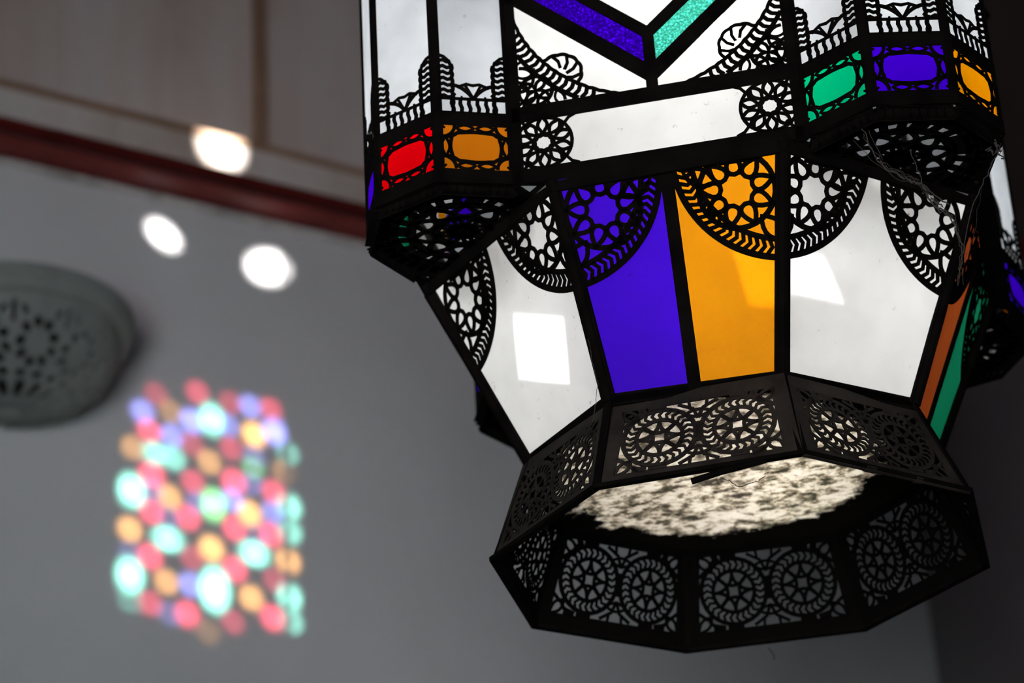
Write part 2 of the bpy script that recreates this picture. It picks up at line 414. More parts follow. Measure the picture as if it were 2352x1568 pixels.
# ---- skirt: pierced flaring panels, rims and the dirty bottom glass
sk = MB()
for k in range(8):
    j = (k+1) % 8
    fo = ((BR[k]+TR[k])/2).xy.to_3d().normalized()
    sk.bar(BR[k], TR[k], .035, .008, fo, off=-.003)
    mid = (BR[k]+BR[j]).normalized()
    sk.bar(BR[k], BR[j], .030, .016, Vector((0, 0, 1)), off=-.006, ext=.006)
    sk.bar(TR[k], TR[j], .030, .012, mid, off=-.006, ext=.004)
skirt = sk.build('skirt', METAL, root)

def rect_frame(mb, F_, x0, x1, y0, y1, X0, X1, Y0, Y1, t=TS, hb=None, ht=None):
    """sheet from the opening x0..x1,y0..y1 out to the face border; hb, ht: half widths of a tapering border"""
    O = [(-hb, Y0), (hb, Y0), (ht, Y1), (-ht, Y1)] if hb else [(X0, Y0), (X1, Y0), (X1, Y1), (X0, Y1)]
    I = [(x0, y0), (x1, y0), (x1, y1), (x0, y1)]
    for i in range(4):
        j = (i+1) % 4; mb.prism([F_.p(*O[i]), F_.p(*O[j]), F_.p(*I[j]), F_.p(*I[i])], F_.n, t)

def wheel(mb, F_, cx, cy, R, w=.016, clip=None, n=26, t=TS, ri=.66, sides=1):
    cl = lambda x, y: (clip is None or clip(x, y))
    ribbon(mb, F_, circ(cx, cy, R*1.04), w*1.1, t, True, clip)
    ribbon(mb, F_, circ(cx, cy, R*ri), w*1.0, t, True, clip)
    teeth(mb, F_, cx, cy, R*ri, R*1.04, 0, 2*pi*(n-1)/n, n-1, w*.72, clip, t)
    rr = R*ri; inn = lambda x, y: (x-cx)**2+(y-cy)**2 < (rr*1.03)**2 and cl(x, y)
    for i in range(4):
        a = i*pi/2; ribbon(mb, F_, circ(cx+rr*cos(a), cy+rr*sin(a), rr*.72, 30), w*.92, t, True, inn)
        a += pi/4; ribbon(mb, F_, circ(cx+rr*1.3*cos(a), cy+rr*1.3*sin(a), rr*.923, 40), w*.92, t, True, inn)

for k in range(8):
    j = (k+1) % 8
    F_ = Face(BR[j], BR[k], TR[j], TR[k])
    mb = MB(); hb, ht = F_.wb/2, F_.wt/2
    x1 = .290; y0, y1 = .070, .385
    dy_ = -.028 if k in (6, 7, 0) else 0
    y0 += dy_; y1 += dy_
    cy = (y0+y1)/2; R = .134
    # opening is narrower at the top; keep a rectangle with lens-filled corners
    def rf(Y0, Y1, xo0, xo1):
        pass
    I = [(-.315, y0), (.315, y0), (.275, y1), (-.275, y1)]
    O = [(-hb, 0), (hb, 0), (ht, F_.h), (-ht, F_.h)]
    for i in range(4):
        q = (i+1) % 4; mb.prism([F_.p(*O[i]), F_.p(*O[q]), F_.p(*I[q]), F_.p(*I[i])], F_.n, TS)
    for sx in (-1, 1):
        wheel(mb, F_, sx*.1475, cy, R, .017)
        for sy in (-1, 1):
            ex = .285 if sy < 0 else .258; ey = cy+sy*.128
            ribbon(mb, F_, lens(sx*ex, ey, atan2(sy, sx), .085, .040), .013, TS, True)
            ribbon(mb, F_, [(sx*(ex-.055), ey+sy*.03), (sx*(ex-.02), ey-sy*.012), (sx*(ex-.03), ey-sy*.03)], .016, TS)
            ribbon(mb, F_, [(sx*(ex+.03), ey-sy*.055), (sx*(ex-.012), ey-sy*.02), (sx*(ex-.03), ey-sy*.03)], .016, TS)
            ribbon(mb, F_, [(sx*.20, cy+sy*.155), (sx*(ex-.035), cy+sy*.142)], .030, TS)
    for sy in (-1, 1):
        ribbon(mb, F_, lens(0, cy+sy*.095, 0, .10, .036), .013, TS, True)
        ribbon(mb, F_, [(-.075, cy+sy*.152), (-.02, cy+sy*.12), (0, cy+sy*.07)], .014, TS)
        ribbon(mb, F_, [(.075, cy+sy*.152), (.02, cy+sy*.12), (0, cy+sy*.07)], .014, TS)
        ribbon(mb, F_, [(-.035, cy+sy*.16), (-.03, cy+sy*.12)], .012, TS)
        ribbon(mb, F_, [(.035, cy+sy*.16), (.03, cy+sy*.12)], .012, TS)
        ribbon(mb, F_, [(0, cy), (0, cy+sy*.05)], .020, TS)
        for sx in (-1, 1): ribbon(mb, F_, [(sx*.12, cy+sy*.152), (sx*.19, cy+sy*.152)], .022, TS)
    o = mb.build('pierced_panel', [SKIN, SKIN_SHADE], skirt)
    for pg in o.data.polygons:
        if pg.normal.dot(F_.n) < .5: pg.material_index = 1

# tin beading folded over the near right rim, with two sleeves, and the loose rod hanging from the near rim
mb = MB(); mb.tube([BR[7], (BR[7]+BR[6])/2, BR[6]], .012, 8)
mb.build('rim_bead', SKIN, skirt)
for a, b in ((.36, .42), (.66, .70)):
    mb = MB(); mb.tube([BR[7].lerp(BR[6], a), BR[7].lerp(BR[6], b)], .016, 10)
    mb.build('bead_sleeve', SKIN, skirt)
def rim_pt(k, j, t, dz=0): return BR[k].lerp(BR[j], t)+Vector((0, 0, dz))
mb = MB(); mb.tube([rim_pt(0, 7, .46, -.038), rim_pt(0, 7, .60, -.020), rim_pt(0, 7, .82, -.001)], .013, 8)
mb.build('loose_rod', METAL, skirt)

BG = glass('dirty_bottom_glass', (.86, .80, .70), trans=.04, dirt=.3)
m = BG[1]; nt = m.node_tree
# grime: ragged dark build-up towards the border and dark blotches everywhere
tc = N(m, 'ShaderNodeTexCoord'); ln = N(m, 'ShaderNodeVectorMath', operation='LENGTH')
mp = N(m, 'ShaderNodeMapping'); mp.inputs['Scale'].default_value = (1/S, 1/S, 0); mp.inputs['Location'].default_value = (.05, .02, 0); nt.links.new(tc.outputs['Object'], mp.inputs[0]); nt.links.new(mp.outputs[0], ln.inputs[0])
nz = noise(m, 26, 6, .7); nb = noise(m, 75, 7, .68, stretch=(.8, .9, 1))
ad = N(m, 'ShaderNodeMath', operation='MULTIPLY_ADD'); nt.links.new(nz, ad.inputs[0]); ad.inputs[1].default_value = .35; nt.links.new(ln.outputs['Value'], ad.inputs[2])
edge = ramp(m, ad.outputs[0], [(.80, (1, 1, 1)), (.84, (0, 0, 0))])
blot = ramp(m, nb, [(.40, (.05, .045, .035)), (.47, (.36, .31, .24)), (.53, (.85, .79, .70)), (.62, (1, .98, .93))])
tln = [n for n in nt.nodes if n.type == 'BSDF_TRANSLUCENT'][0]; src = tln.inputs[0].links[0].from_socket
x = N(m, 'ShaderNodeMix', data_type='RGBA', blend_type='MULTIPLY'); x.inputs[0].default_value = 1
nt.links.new(src, x.inputs[6]); nt.links.new(blot, x.inputs[7])
nt.links.new(x.outputs[2], tln.inputs[0])
outn = [n for n in nt.nodes if n.type == 'OUTPUT_MATERIAL'][0]; old = outn.inputs[0].links[0].from_socket
gr = N(m, 'ShaderNodeBsdfDiffuse'); gr.inputs[0].default_value = (.02, .017, .013, 1)
mx = N(m, 'ShaderNodeMixShader'); nt.links.new(edge, mx.inputs[0]); nt.links.new(gr.outputs[0], mx.inputs[1]); nt.links.new(old, mx.inputs[2])
nt.links.new(mx.outputs[0], outn.inputs[0])
mb = MB(); mb.prism([TR[k]*1.0 for k in range(8)], (0, 0, -1), .010, mi_top=1, off=-.006)
o = mb.build('bottom_glass', BG, skirt); o['label'] = 'round of frosted glass speckled with dark grime'

# ---- bowl: eight tapering faces; white single panes alternate with pairs of coloured panes
bw = MB()
for k in range(8):
    j = (k+1) % 8; fo = (TR[k]+VR[k]).xy.to_3d().normalized()
    bw.bar(TR[k], VR[k], .058, .014, fo, off=-.010)
    mid = (VR[k]+VR[j]).xy.to_3d().normalized()
    bw.bar(TR[k], TR[j], .05, .010, mid, off=-.004, ext=.004)
    bw.bar(VR[k]-Vector((0, 0, .015)), VR[j]-Vector((0, 0, .015)), .075, .012, mid, off=-.006, ext=.004)
for k in range(8): bw.tube([TR[k], VR[k]], .024, 8)
for k, sd, bk in ((0, 'L', 0), (7, 'R', 0), (3, 'L', 1), (4, 'R', 1)):
    pass
bowl = bw.build('bowl', METAL, root)
LBL = {'dkgreen': 'dark green glass pane', 'white': 'white frosted glass pane', 'blue': 'cobalt blue glass pane', 'amber': 'amber glass pane', 'rust': 'rust brown glass pane',
       'green': 'green glass pane', 'red': 'ruby red glass pane', 'dkamber': 'dark orange glass pane', 'clear': 'hazy clear glass pane',
       'blue2': 'seeded cobalt blue glass pane', 'green2': 'seeded green glass pane'}
def pane(F_, pts, kind, parent, off=-.012, t=.007):
    mb = MB(); mb.prism([F_.p(x, y) for x, y in pts], F_.n, t, mi_top=1, off=off)
    o = mb.build('glass_pane', G[kind], parent); o['label'] = LBL[kind]; return o
def fan(F_, sx, parent):
    """quarter-round pierced fan in a top corner of a bowl face (sx = -1 left, 1 right)"""
    mb = MB(); X = sx*F_.wt/2; Y = F_.h-.012; R = .432
    inside = lambda x, y: (abs(x) < F_.half(y)-.012 and y < F_.h-.028 and x*sx > .012)
    a0, a1 = (pi, 1.5*pi) if sx > 0 else (1.5*pi, 2*pi)
    ribbon(mb, F_, circ(X, Y, R*.972, 26, a0, a1), R*.058, TS, False, lambda x, y: abs(x) < F_.half(y)+.01)
    ribbon(mb, F_, circ(X, Y, R*.812, 24, a0, a1), R*.050, TS, False, inside)
    teeth(mb, F_, X, Y, R*.82, R*.955, a0+.06, a1-.05, 20, .0165, inside)
    cx, cy, rr = X-sx*R*.440, Y-R*.325, R*.318
    ribbon(mb, F_, circ(cx, cy, rr*1.05, 32), .021, TS, True, inside)
    for i in range(9):
        a = 2*pi*i/9+.2; ribbon(mb, F_, tear(cx, cy, a, rr*.44, rr*1.05, rr*.27), .0185, TS, True, inside)
    for ax, ay in ((.17, .70), (.755, .165)):
        px, py = X-sx*R*ax, Y-R*ay; an = atan2(cy-py, cx-px)
        ribbon(mb, F_, lens(px, py, an, R*.30, R*.15), .018, TS, True, inside)
    ribbon(mb, F_, [(cx-sx*rr*.4, F_.h-.036), (cx+sx*rr*.4, F_.h-.036)], .030, TS)
    return mb.build('pierced_fan', METAL, parent)
BF = {}
cols = {0: ('white',), 1: ('green', 'rust'), 2: ('white',), 3: ('blue', 'green'), 4: ('white',), 5: ('dkgreen', 'rust'), 6: ('white',), 7: ('amber', 'blue')}
for k in range(8):
    j = (k+1) % 8
    F_ = Face(TR[j], TR[k], VR[j], VR[k]); c = cols[k]
    hb, ht, h = F_.wb/2-.01, F_.wt/2-.01, F_.h
    # face k spans vertices k..k+1; face 7 is the front (left pane, right pane)
    if len(c) == 1: pane(F_, [(-hb, .01), (hb, .01), (ht, h-.01), (-ht, h-.01)], c[0], bowl)
    else:
        pane(F_, [(-hb, .01), (-.004, .01), (-.004, h-.01), (-ht, h-.01)], c[1], bowl)
        pane(F_, [(.004, .01), (hb, .01), (ht, h-.01), (.004, h-.01)], c[0], bowl)
        mb = MB(); mb.bar(F_.p(0, 0), F_.p(0, h), .050, .010, F_.n, off=-.004); mb.build('mullion', METAL, bowl)
    fan(F_, -1, bowl); fan(F_, 1, bowl)
    BF[k] = F_
# added area lights inside the bowl put bright patches on three panes
def pane_patch(k, quad, power):
    """quad: centre, right-hand middle and top middle of the lit patch"""
    F_ = BF[k]; P3 = []
    for px, py in quad:
        d = ray(px, py); P3.append(CU+d*((F_.o-CU).dot(F_.n)/d.dot(F_.n)))
    q = P3[0]-F_.n*.16; u = (P3[1]-P3[0])*2; v = (P3[2]-P3[0])*2
    import numpy as np
    A = np.array([[u.dot(F_.ex), v.dot(F_.ex)], [u.dot(F_.ey), v.dot(F_.ey)]])
    if np.linalg.det(A) < 0: A[:, 1] *= -1
    U, sg, Vt = np.linalg.svd(A)
    if np.linalg.det(U) < 0: U[:, 1] *= -1; Vt[1] *= -1
    # light faces +n: use axes (-ex, ey, -n)
    ex, ey, n_ = F_.ex, F_.ey, F_.n
    base = Matrix((-ex, ey, -n_)).transposed()
    def r2(a): return Matrix(((a[0][0], -a[0][1], 0), (-a[1][0], a[1][1], 0), (0, 0, 1)))
    l = bpy.data.lights.new('patch_light', 'AREA'); l.shape = 'SQUARE'; l.size = 1.0; l.energy = power; l.spread = radians(10); l.color = (.96, .98, 1)
    e = bpy.data.objects.new('patch_light_frame', None); COL.objects.link(e); e.parent = root; e.empty_display_size = .02
    e.matrix_basis = Matrix.Translation(q*S) @ (base @ r2(U)).to_4x4() @ Matrix.Diagonal((sg[0]*S, sg[1]*S, 1, 1))
    o = bpy.data.objects.new('patch_light', l); COL.objects.link(o); o.parent = e
    o.matrix_basis = r2(Vt).to_4x4()
pane_patch(0, ((1240, 800), (1300, 803), (1234, 722)), .018)
pane_patch(7, ((1745, 640), (1785, 628), (1750, 575)), .006)
pane_patch(6, ((1858, 632), (1905, 606), (1862, 580)), .006)

# ---- turrets: octagonal corner turrets with four outer faces each
WZ, AZ_, RZ0, RZ1, OZ, TOP = 1.2095, 1.1577, 1.268, 1.468, 1.520, 2.86
TP = {'L': (.85165, .84992, .3869, .0283), 'R': (.86246, .83591, .4084, .1136)}
def tver(side, k, z, back=False, rho=None):
    ex_, ey_, r, ph = TP[side]
    if rho: r = rho
    a = radians([315, 270, 225, 180, 135][k])+ph
    x = -ex_+r*cos(a); y = -ey_+r*sin(a)
    if side == 'R': x = -x
    if back: y = -y
    return Vector((x, y, z))
def upper_screen(F_, z1, parent):
    """pierced gallery: two side columns of wavy rungs, a row of balusters and two springing arches"""
    mb = MB(); hw = F_.half(0)-.018; cw = .046; y0 = 0.0
    for sx in (-1, 1):
        xo, xi = sx*hw, sx*(hw-cw)
        top = .235
        n = 7
        for i in range(n):
            y = .075+(top-.06)*i/(n-1)*.93
            ribbon(mb, F_, [(xo, y), (xo-sx*cw*.33, y+.005), (xo-sx*cw*.66, y-.004), (xi, y)], .0145, TS)
        pts = []
        for i in range(36):
            y = .0+top*.95*i/35; pts.append((xi-sx*.005*abs(sin(i/35*n*pi)), y))
        ribbon(mb, F_, pts, .016, TS)
        ribbon(mb, F_, [(xi, top*.93), (xi+sx*cw*.2, top*1.02), (xi+sx*cw*.6, top*1.1), (xo+sx*.01, top*1.14)], .013, TS)
        ribbon(mb, F_, [(xo, 0), (xo, top)], .010, TS)
        # springing arch from the column to the middle
        a = [(sx*(hw-cw)*(1-t), .066+.062*cos(t*pi/2)**.8) for t in [i/9 for i in range(10)]]
        ribbon(mb, F_, a, .015, TS)
        ribbon(mb, F_, [(sx*(hw-cw), .070), (sx*(hw-cw-.014), .085), (sx*(hw-cw), .10)], .006, TS)
        ribbon(mb, F_, [(sx*(hw-cw)*.55, .066), (sx*(hw-cw)*.55, .078)], .008, TS)
    ribbon(mb, F_, [(-(hw-cw)*.75, .118), (-(hw-cw)*.3, .135), (0, .129), ((hw-cw)*.3, .135), ((hw-cw)*.75, .118)], .012, TS)
    ribbon(mb, F_, [(-(hw-cw)*.36, .128), (0, .074), ((hw-cw)*.36, .128)], .012, TS)
    for y, w in ((.066, .012), (.002, .010)):
        ribbon(mb, F_, [(-hw, y), (hw, y)], w, TS)
    for i in range(6):
        x = -(hw-cw)+2*(hw-cw)*i/5
        ribbon(mb, F_, [(x, 0), (x+.004, .022), (x-.003, .044), (x, .066)], .0155, TS)
    return mb.build('pierced_screen', METAL, parent)
def cartouche(F_, parent):
    """pierced border of almonds and scalloped inner outline over a small coloured pane"""
    mb = MB(); hw = F_.half(0)-.020; h = F_.h; cy = h/2; hh = h/2-.008
    pts = []
    for i in range(56):
        t = 2*pi*i/56; e = .54
        x = (hw-.028)*(abs(cos(t))**e)*(1 if cos(t) > 0 else -1); y = (hh-.024)*(abs(sin(t))**e)*(1 if sin(t) > 0 else -1)
        k = 1-.035*abs(sin(6*t)); pts.append((x*k, cy+y*k))
    ribbon(mb, F_, pts, .0145, TS, True)
    for sx in (-1, 1):
        ribbon(mb, F_, lens(sx*(hw-.010), cy, pi/2, .080, .032), .012, TS, True)
        ribbon(mb, F_, [(sx*(hw-.004), cy+.046), (sx*(hw-.030), cy+.042)], .012, TS)
        ribbon(mb, F_, [(sx*(hw-.004), cy-.046), (sx*(hw-.030), cy-.042)], .012, TS)
        for sy in (-1, 1):
            ribbon(mb, F_, lens(sx*.040, cy+sy*(hh-.008), 0, .070, .030), .012, TS, True)
            ribbon(mb, F_, circ(sx*(hw+.006), cy+sy*(hh+.004), .054, 8, *((pi, 1.5*pi) if (sx > 0 and sy > 0) else (1.5*pi, 2*pi) if (sx < 0 and sy > 0) else (0, pi/2) if sx < 0 else (pi/2, pi))), .014, TS)
            ribbon(mb, F_, [(sx*(hw+.002), cy+sy*(hh+.002)), (sx*(hw-.010), cy+sy*(hh-.010))], .008, TS)
    return mb.build('pierced_border', METAL, parent)

tc_front = {('L', False): ['dkamber', 'red', 'blue', 'green'], ('R', False): ['green', 'blue', 'amber', 'red'],
            ('L', True): ['green', 'amber', 'red', 'blue'], ('R', True): ['white', 'white', 'dkamber', 'blue']}
for (side, back), cc in tc_front.items():
    V = lambda k, z, rho=None: tver(side, k, z, back, rho)
    flip = (side == 'R') != back
    ctr = Vector((-TP[side][0] if side == 'L' else TP[side][0], -TP[side][1] if not back else TP[side][1], 0))
    mb = MB()
    for k in range(5):
        o_ = (V(k, 0)-ctr).xy.to_3d().normalized()
        mb.bar(V(k, WZ), V(k, TOP), .026, .016, o_, off=-.014)
    for k in range(4):
        A, B = V(k, 0), V(k+1, 0); o_ = ((A+B)/2-ctr).xy.to_3d().normalized()
        for z, w in ((1.2385, .060), (1.494, .054), (2.80, .10)):
            z_ = Vector((0, 0, z)); mb.bar(A+z_, B+z_, w, .010, o_, off=-.006, ext=.002)
        d = (B-A).normalized()
        for P_, s_ in ((A, 1), (B, -1)):       # narrow fins beside each post
            q = P_+d*s_*.014; mb.bar(q+Vector((0, 0, WZ)), q+Vector((0, 0, TOP)), .018, .006, o_, off=-.003)
    tu = mb.build('turret', METAL, root)
    for k in range(4):
        A, B = (k, k+1) if flip else (k+1, k)
        F1 = Face(V(A, RZ0), V(B, RZ0), V(A, RZ1)); hw = F1.wb/2-.012
        pane(F1, [(-hw, -.012), (hw, -.012), (hw, F1.h+.012), (-hw, F1.h+.012)], cc[k], tu, off=-.009, t=.006); cartouche(F1, tu)
        F2 = Face(V(A, OZ), V(B, OZ), V(A, 2.76))
        pane(F2, [(-hw, -.012), (hw, -.012), (hw, F2.h), (-hw, F2.h)], 'clear', tu, off=-.009, t=.006); upper_screen(F2, TOP, tu)
    # apron: short pierced band hanging under the turret, closed by a pierced base plate
    ap = MB(); rr = TP[side][2]
    P8 = []
    for k in range(5): P8.append(k)
    for k in range(4):
        A, B = (k, k+1) if flip else (k+1, k)
        F3 = Face(V(A, AZ_, .375), V(B, AZ_, .375), V(A, WZ+.004, rr-.016), V(B, WZ+.004, rr-.016)); w_ = F3.wb/2
        ribbon(ap, F3, [(-w_, .004), (w_, .004)], .012, TS); ribbon(ap, F3, [(-w_, F3.h-.004), (w_, F3.h-.004)], .020, TS)
        n = 9
        for i in range(n):
            x = -w_+2*w_*i/n; ribbon(ap, F3, [(x, .004), (x+w_/n, F3.h-.008), (x+2*w_/n, .004)], .030, TS)
    # inner sides of the apron, back to the bowl rim
    for kk, ring in ((0, None), (4, None)):
        A = V(kk, 0, .375)
    ap.build('apron', METAL, tu)
    pl = MB()
    z = WZ-.008
    Ft = Face(ctr+Vector((-.1, 0, z)), ctr+Vector((.1, 0, z)), ctr+Vector((-.1, .2, z)))
    Ft.o = ctr+Vector((0, 0, z)); R8 = .375
    inn = lambda x, y: sqrt(x*x+y*y) < R8 and (abs(ctr.x+x) > .0)
    for i in range(8):
        a = i*pi/4+pi/8
        ribbon(pl, Ft, [(R8*.97*cos(i*pi/4), R8*.97*sin(i*pi/4)), (R8*.97*cos((i+1)*pi/4), R8*.97*sin((i+1)*pi/4))], .075, TS)
    for r_, w_ in ((.285, .055), (.205, .042), (.105, .034), (.03, .07)): ribbon(pl, Ft, circ(0, 0, r_, 30), w_, TS, True)
    for i in range(10): ribbon(pl, Ft, tear(0, 0, 2*pi*i/10, .115, .205, .055), .026, TS, True)
    for i in range(8): ribbon(pl, Ft, lens(.066*cos(2*pi*i/8), .066*sin(2*pi*i/8), 2*pi*i/8, .08, .03), .020, TS, True)
    for i in range(22):
        a = 2*pi*i/22; ribbon(pl, Ft, [(.21*cos(a), .21*sin(a)), (.285*cos(a+.05), .285*sin(a+.05))], .036 if i % 3 else .07, TS)
    for i in range(40):
        a = 2*pi*i/40; ribbon(pl, Ft, [(.29*cos(a), .29*sin(a)), (.345*cos(a), .345*sin(a))], .036, TS)
    pl.build('base_plate', METAL, tu)

# ---- four wide main faces between the turrets
def main_face(A, B, cc):
    """A left foot, B right foot seen from outside"""
    F_ = Face(A+Vector((0, 0, WZ)), B+Vector((0, 0, WZ)), A+Vector((0, 0, TOP))); hw = F_.wb/2; Y = lambda z: z-WZ
    n = F_.n; mb = MB()
    R_ = lambda x0, y0, x1, y1, w, off=-.005, t=.012: mb.bar(F_.p(x0, y0), F_.p(x1, y1), w, t, n, off=off)
    R_(-hw, Y(1.236), hw, Y(1.236), .056); R_(-hw, Y(1.515), hw, Y(1.515), .062); R_(-hw, Y(2.80), hw, Y(2.80), .10)
    for sx in (-1, 1): R_(sx*(hw-.014), 0, sx*(hw-.014), Y(TOP), .040)
    R_(0, Y(1.52), 0, Y(1.81), .045, off=-.004, t=.0125)
    sl_, zc = .885, 2.22       # the diamond
    cs = cos(math.atan(sl_))
    def arm(sx, sy, z0, w, t=.011):
        x1 = hw; R_(0, Y(zc+sy*(z0-zc)), sx*x1, Y(zc+sy*(z0+sl_*x1-zc)), w, off=-.004, t=t)
    for sx in (-1, 1):
        for sy in (1, -1):
            arm(sx, sy, 1.605, .080*cs+.002); arm(sx, sy, 1.796, .062*cs)
    fr = mb.build('main_face', METAL, root)
    # panes
    pane(F_, [(-hw+.01, Y(1.258)), (hw-.01, Y(1.258)), (hw-.01, Y(1.492)), (-hw+.01, Y(1.492))], 'white', fr)
    zl = 1.605
    pane(F_, [(-hw+.01, Y(1.535)), (-.004, Y(1.535)), (-.004, Y(zl)), (-hw+.01, Y(zl+sl_*hw))], cc[0], fr)
    pane(F_, [(.004, Y(1.535)), (hw-.01, Y(1.535)), (hw-.01, Y(zl+sl_*hw)), (.004, Y(zl))], cc[3], fr)
    zi = 1.796
    pane(F_, [(-hw+.01, Y(zl+sl_*hw)), (-.004, Y(zl)), (-.004, Y(zi)), (-hw+.01, Y(zi+sl_*hw))], cc[1], fr, off=-.013)
    pane(F_, [(.004, Y(zl)), (hw-.01, Y(zl+sl_*hw)), (hw-.01, Y(zi+sl_*hw)), (.004, Y(zi))], cc[2], fr, off=-.013)
    pane(F_, [(0, Y(zi)), (min(hw, (zc-zi)/sl_), Y(zc)), (0, Y(2*zc-zi)), (-min(hw, (zc-zi)/sl_), Y(zc))], 'white', fr, off=-.0135)
    pane(F_, [(-hw+.01, Y(2.78)), (-hw+.01, Y(2*zc-zi-sl_*hw)), (0, Y(2*zc-zi)), (hw-.01, Y(2*zc-zi-sl_*hw)), (hw-.01, Y(2.78))], 'clear', fr, off=-.0145)
    # pierced rosettes at both ends of the white band
    for sx in (-1, 1):
        mb = MB(); X0 = sx*(hw-.030); cx = sx*(hw-.118); cy = Y(1.376)
        for i in range(10):
            a = 2*pi*(i+.5)/10; ribbon(mb, F_, lens(cx+.080*cos(a), cy+.080*sin(a), a, .066, .038), .014, TS, True)
        pts = [(cx+(.043-.007*abs(cos(5*t)))*cos(t), cy+(.043-.007*abs(cos(5*t)))*sin(t)) for t in [2*pi*i/60 for i in range(60)]]
        ribbon(mb, F_, pts, .021, TS, True)
        lim = lambda x, y: abs(y-cy) < .115 and (x-cx)*sx < .10
        ribbon(mb, F_, circ(cx, cy, .112, 30), .014, TS, True, lim)
        for sy in (-1, 1):
            xi = cx-sx*.075
            ribbon(mb, F_, [(xi-sx*.060, cy+sy*.112), (xi-sx*.030, cy+sy*.098), (xi-sx*.004, cy+sy*.066), (xi+sx*.004, cy+sy*.04)], .012, TS)
            ribbon(mb, F_, [(X0, cy+sy*.115), (cx+sx*.055, cy+sy*.075)], .012, TS)
        ribbon(mb, F_, [(cx-sx*.13, cy+.112), (X0, cy+.112)], .012, TS); ribbon(mb, F_, [(cx-sx*.13, cy-.112), (X0, cy-.112)], .012, TS)
        mb.build('pierced_rosette', METAL, fr)
    # spandrels in the lower corners of the upper field
    for sx in (-1, 1):
        mb = MB(); ox, oy = sx*(hw-.030), Y(1.545)
        P2 = lambda x, y: (ox-sx*x, oy+y)
        CX, CY, R = .58, .57, .655
        cl = lambda x, y: (ox-x)*sx > -.004 and y > oy-.004
        cir = lambda x, y, r, n=28, a0=0, a1=2*pi: [P2(*q) for q in circ(x, y, r, n, a0, a1)]
        ribbon(mb, F_, cir(CX, CY, R+.004, 40, pi*1.0, pi*1.5), .018, TS, False, cl)
        pts = [((CX+(R-.050-.004*abs(sin(i*1.1)))*cos(pi+pi/2*i/60)), (CY+(R-.050-.004*abs(sin(i*1.1)))*sin(pi+pi/2*i/60))) for i in range(61)]
        ribbon(mb, F_, [P2(*q) for q in pts], .014, TS, False, cl)
        for i in range(31):
            a = pi+pi/2*(i+.5)/31
            q = [(CX+r*cos(a+o), CY+r*sin(a+o)) for r, o in ((R-.052, 0), (R-.026, .012), (R, 0))]
            q = [P2(*w) for w in q]
            if cl(*q[1]): ribbon(mb, F_, q, .0165, TS)
        # outer bump of crossing petals
        bx, by = .166, .128
        dist = lambda x, y: sqrt(((ox-x)*sx-CX)**2+((y-oy)-CY)**2)
        outc = lambda x, y: dist(x, y) < R-.05
        ribbon(mb, F_, [P2(bx+(.088+.004*abs(sin(6*t)))*cos(t), by+(.088+.004*abs(sin(6*t)))*sin(t)) for t in [2*pi*i/60 for i in range(60)]], .014, TS, True, outc)
        for a, o in ((-.75, .5), (-.1, .5), (.55, .5), (1.2, .5)):
            ribbon(mb, F_, [P2(bx+r*cos(a+o*q), by+r*sin(a+o*q)) for r, q in ((.0, 0), (.03, .2), (.06, .7), (.088, 1.2))], .013, TS, False, outc)
        # flower in the corner
        inc = lambda x, y: cl(x, y) and dist(x, y) > R-.01
        fx = fy = .070
        ribbon(mb, F_, cir(fx, fy, .066), .015, TS, True, inc)
        for i in range(4):
            a = pi/4+i*pi/2+.15; ribbon(mb, F_, [P2(*q) for q in lens(fx+.033*cos(a), fy+.033*sin(a), a, .066, .032)], .013, TS, True, inc)
        for ax, ay in ((-.06, .06), (.06, -.06), (.0, -.085), (-.085, 0)):
            ribbon(mb, F_, cir(fx+ax, fy+ay, .055, 20), .013, TS, True, inc)
        ribbon(mb, F_, cir(.03, .175, .040, 18), .010, TS, True, inc); ribbon(mb, F_, cir(.185, .03, .040, 18), .010, TS, True, inc)
        ribbon(mb, F_, [P2(.0, .0), P2(.0, .33)], .012, TS); ribbon(mb, F_, [P2(0, 0), P2(.37, 0)], .012, TS)
        mb.build('pierced_spandrel', METAL, fr)
    return fr
FR = []
PL = [tver('L', 0, 0), tver('R', 0, 0), tver('R', 4, 0), tver('R', 4, 0, True), tver('R', 0, 0, True), tver('L', 0, 0, True), tver('L', 4, 0, True), tver('L', 4, 0)]
FR.append(main_face(PL[0], PL[1], ['white', 'blue2', 'green2', 'white']))
FR.append(main_face(PL[2], PL[3], ['clear', 'green2', 'blue2', 'white']))
FR.append(main_face(PL[4], PL[5], ['white', 'blue', 'green', 'white']))
FR.append(main_face(PL[6], PL[7], ['clear', 'blue', 'amber', 'white']))

for fr_, q in ((FR[0], (PL[0], PL[1], VR[7], VR[0])), (FR[1], (PL[2], PL[3], VR[5], VR[6])), (FR[2], (PL[4], PL[5], VR[3], VR[4])), (FR[3], (PL[6], PL[7], VR[1], VR[2]))):
    a_, b_, c_, d_ = [v.xy.to_3d() for v in q]
    if (c_-b_).length > (d_-b_).length: c_, d_ = d_, c_
    poly = [a_, b_, c_+(c_-d_).normalized()*.05-c_*.03, d_+(d_-c_).normalized()*.05-d_*.03]
    poly = [Vector((v.x, v.y, WZ-.004)) for v in poly]
    if (poly[1]-poly[0]).cross(poly[2]-poly[0]).z < 0: poly.reverse()
    gm = MB(); gm.prism(poly, (0, 0, 1), .010); gm.build('soffit', METAL, fr_)
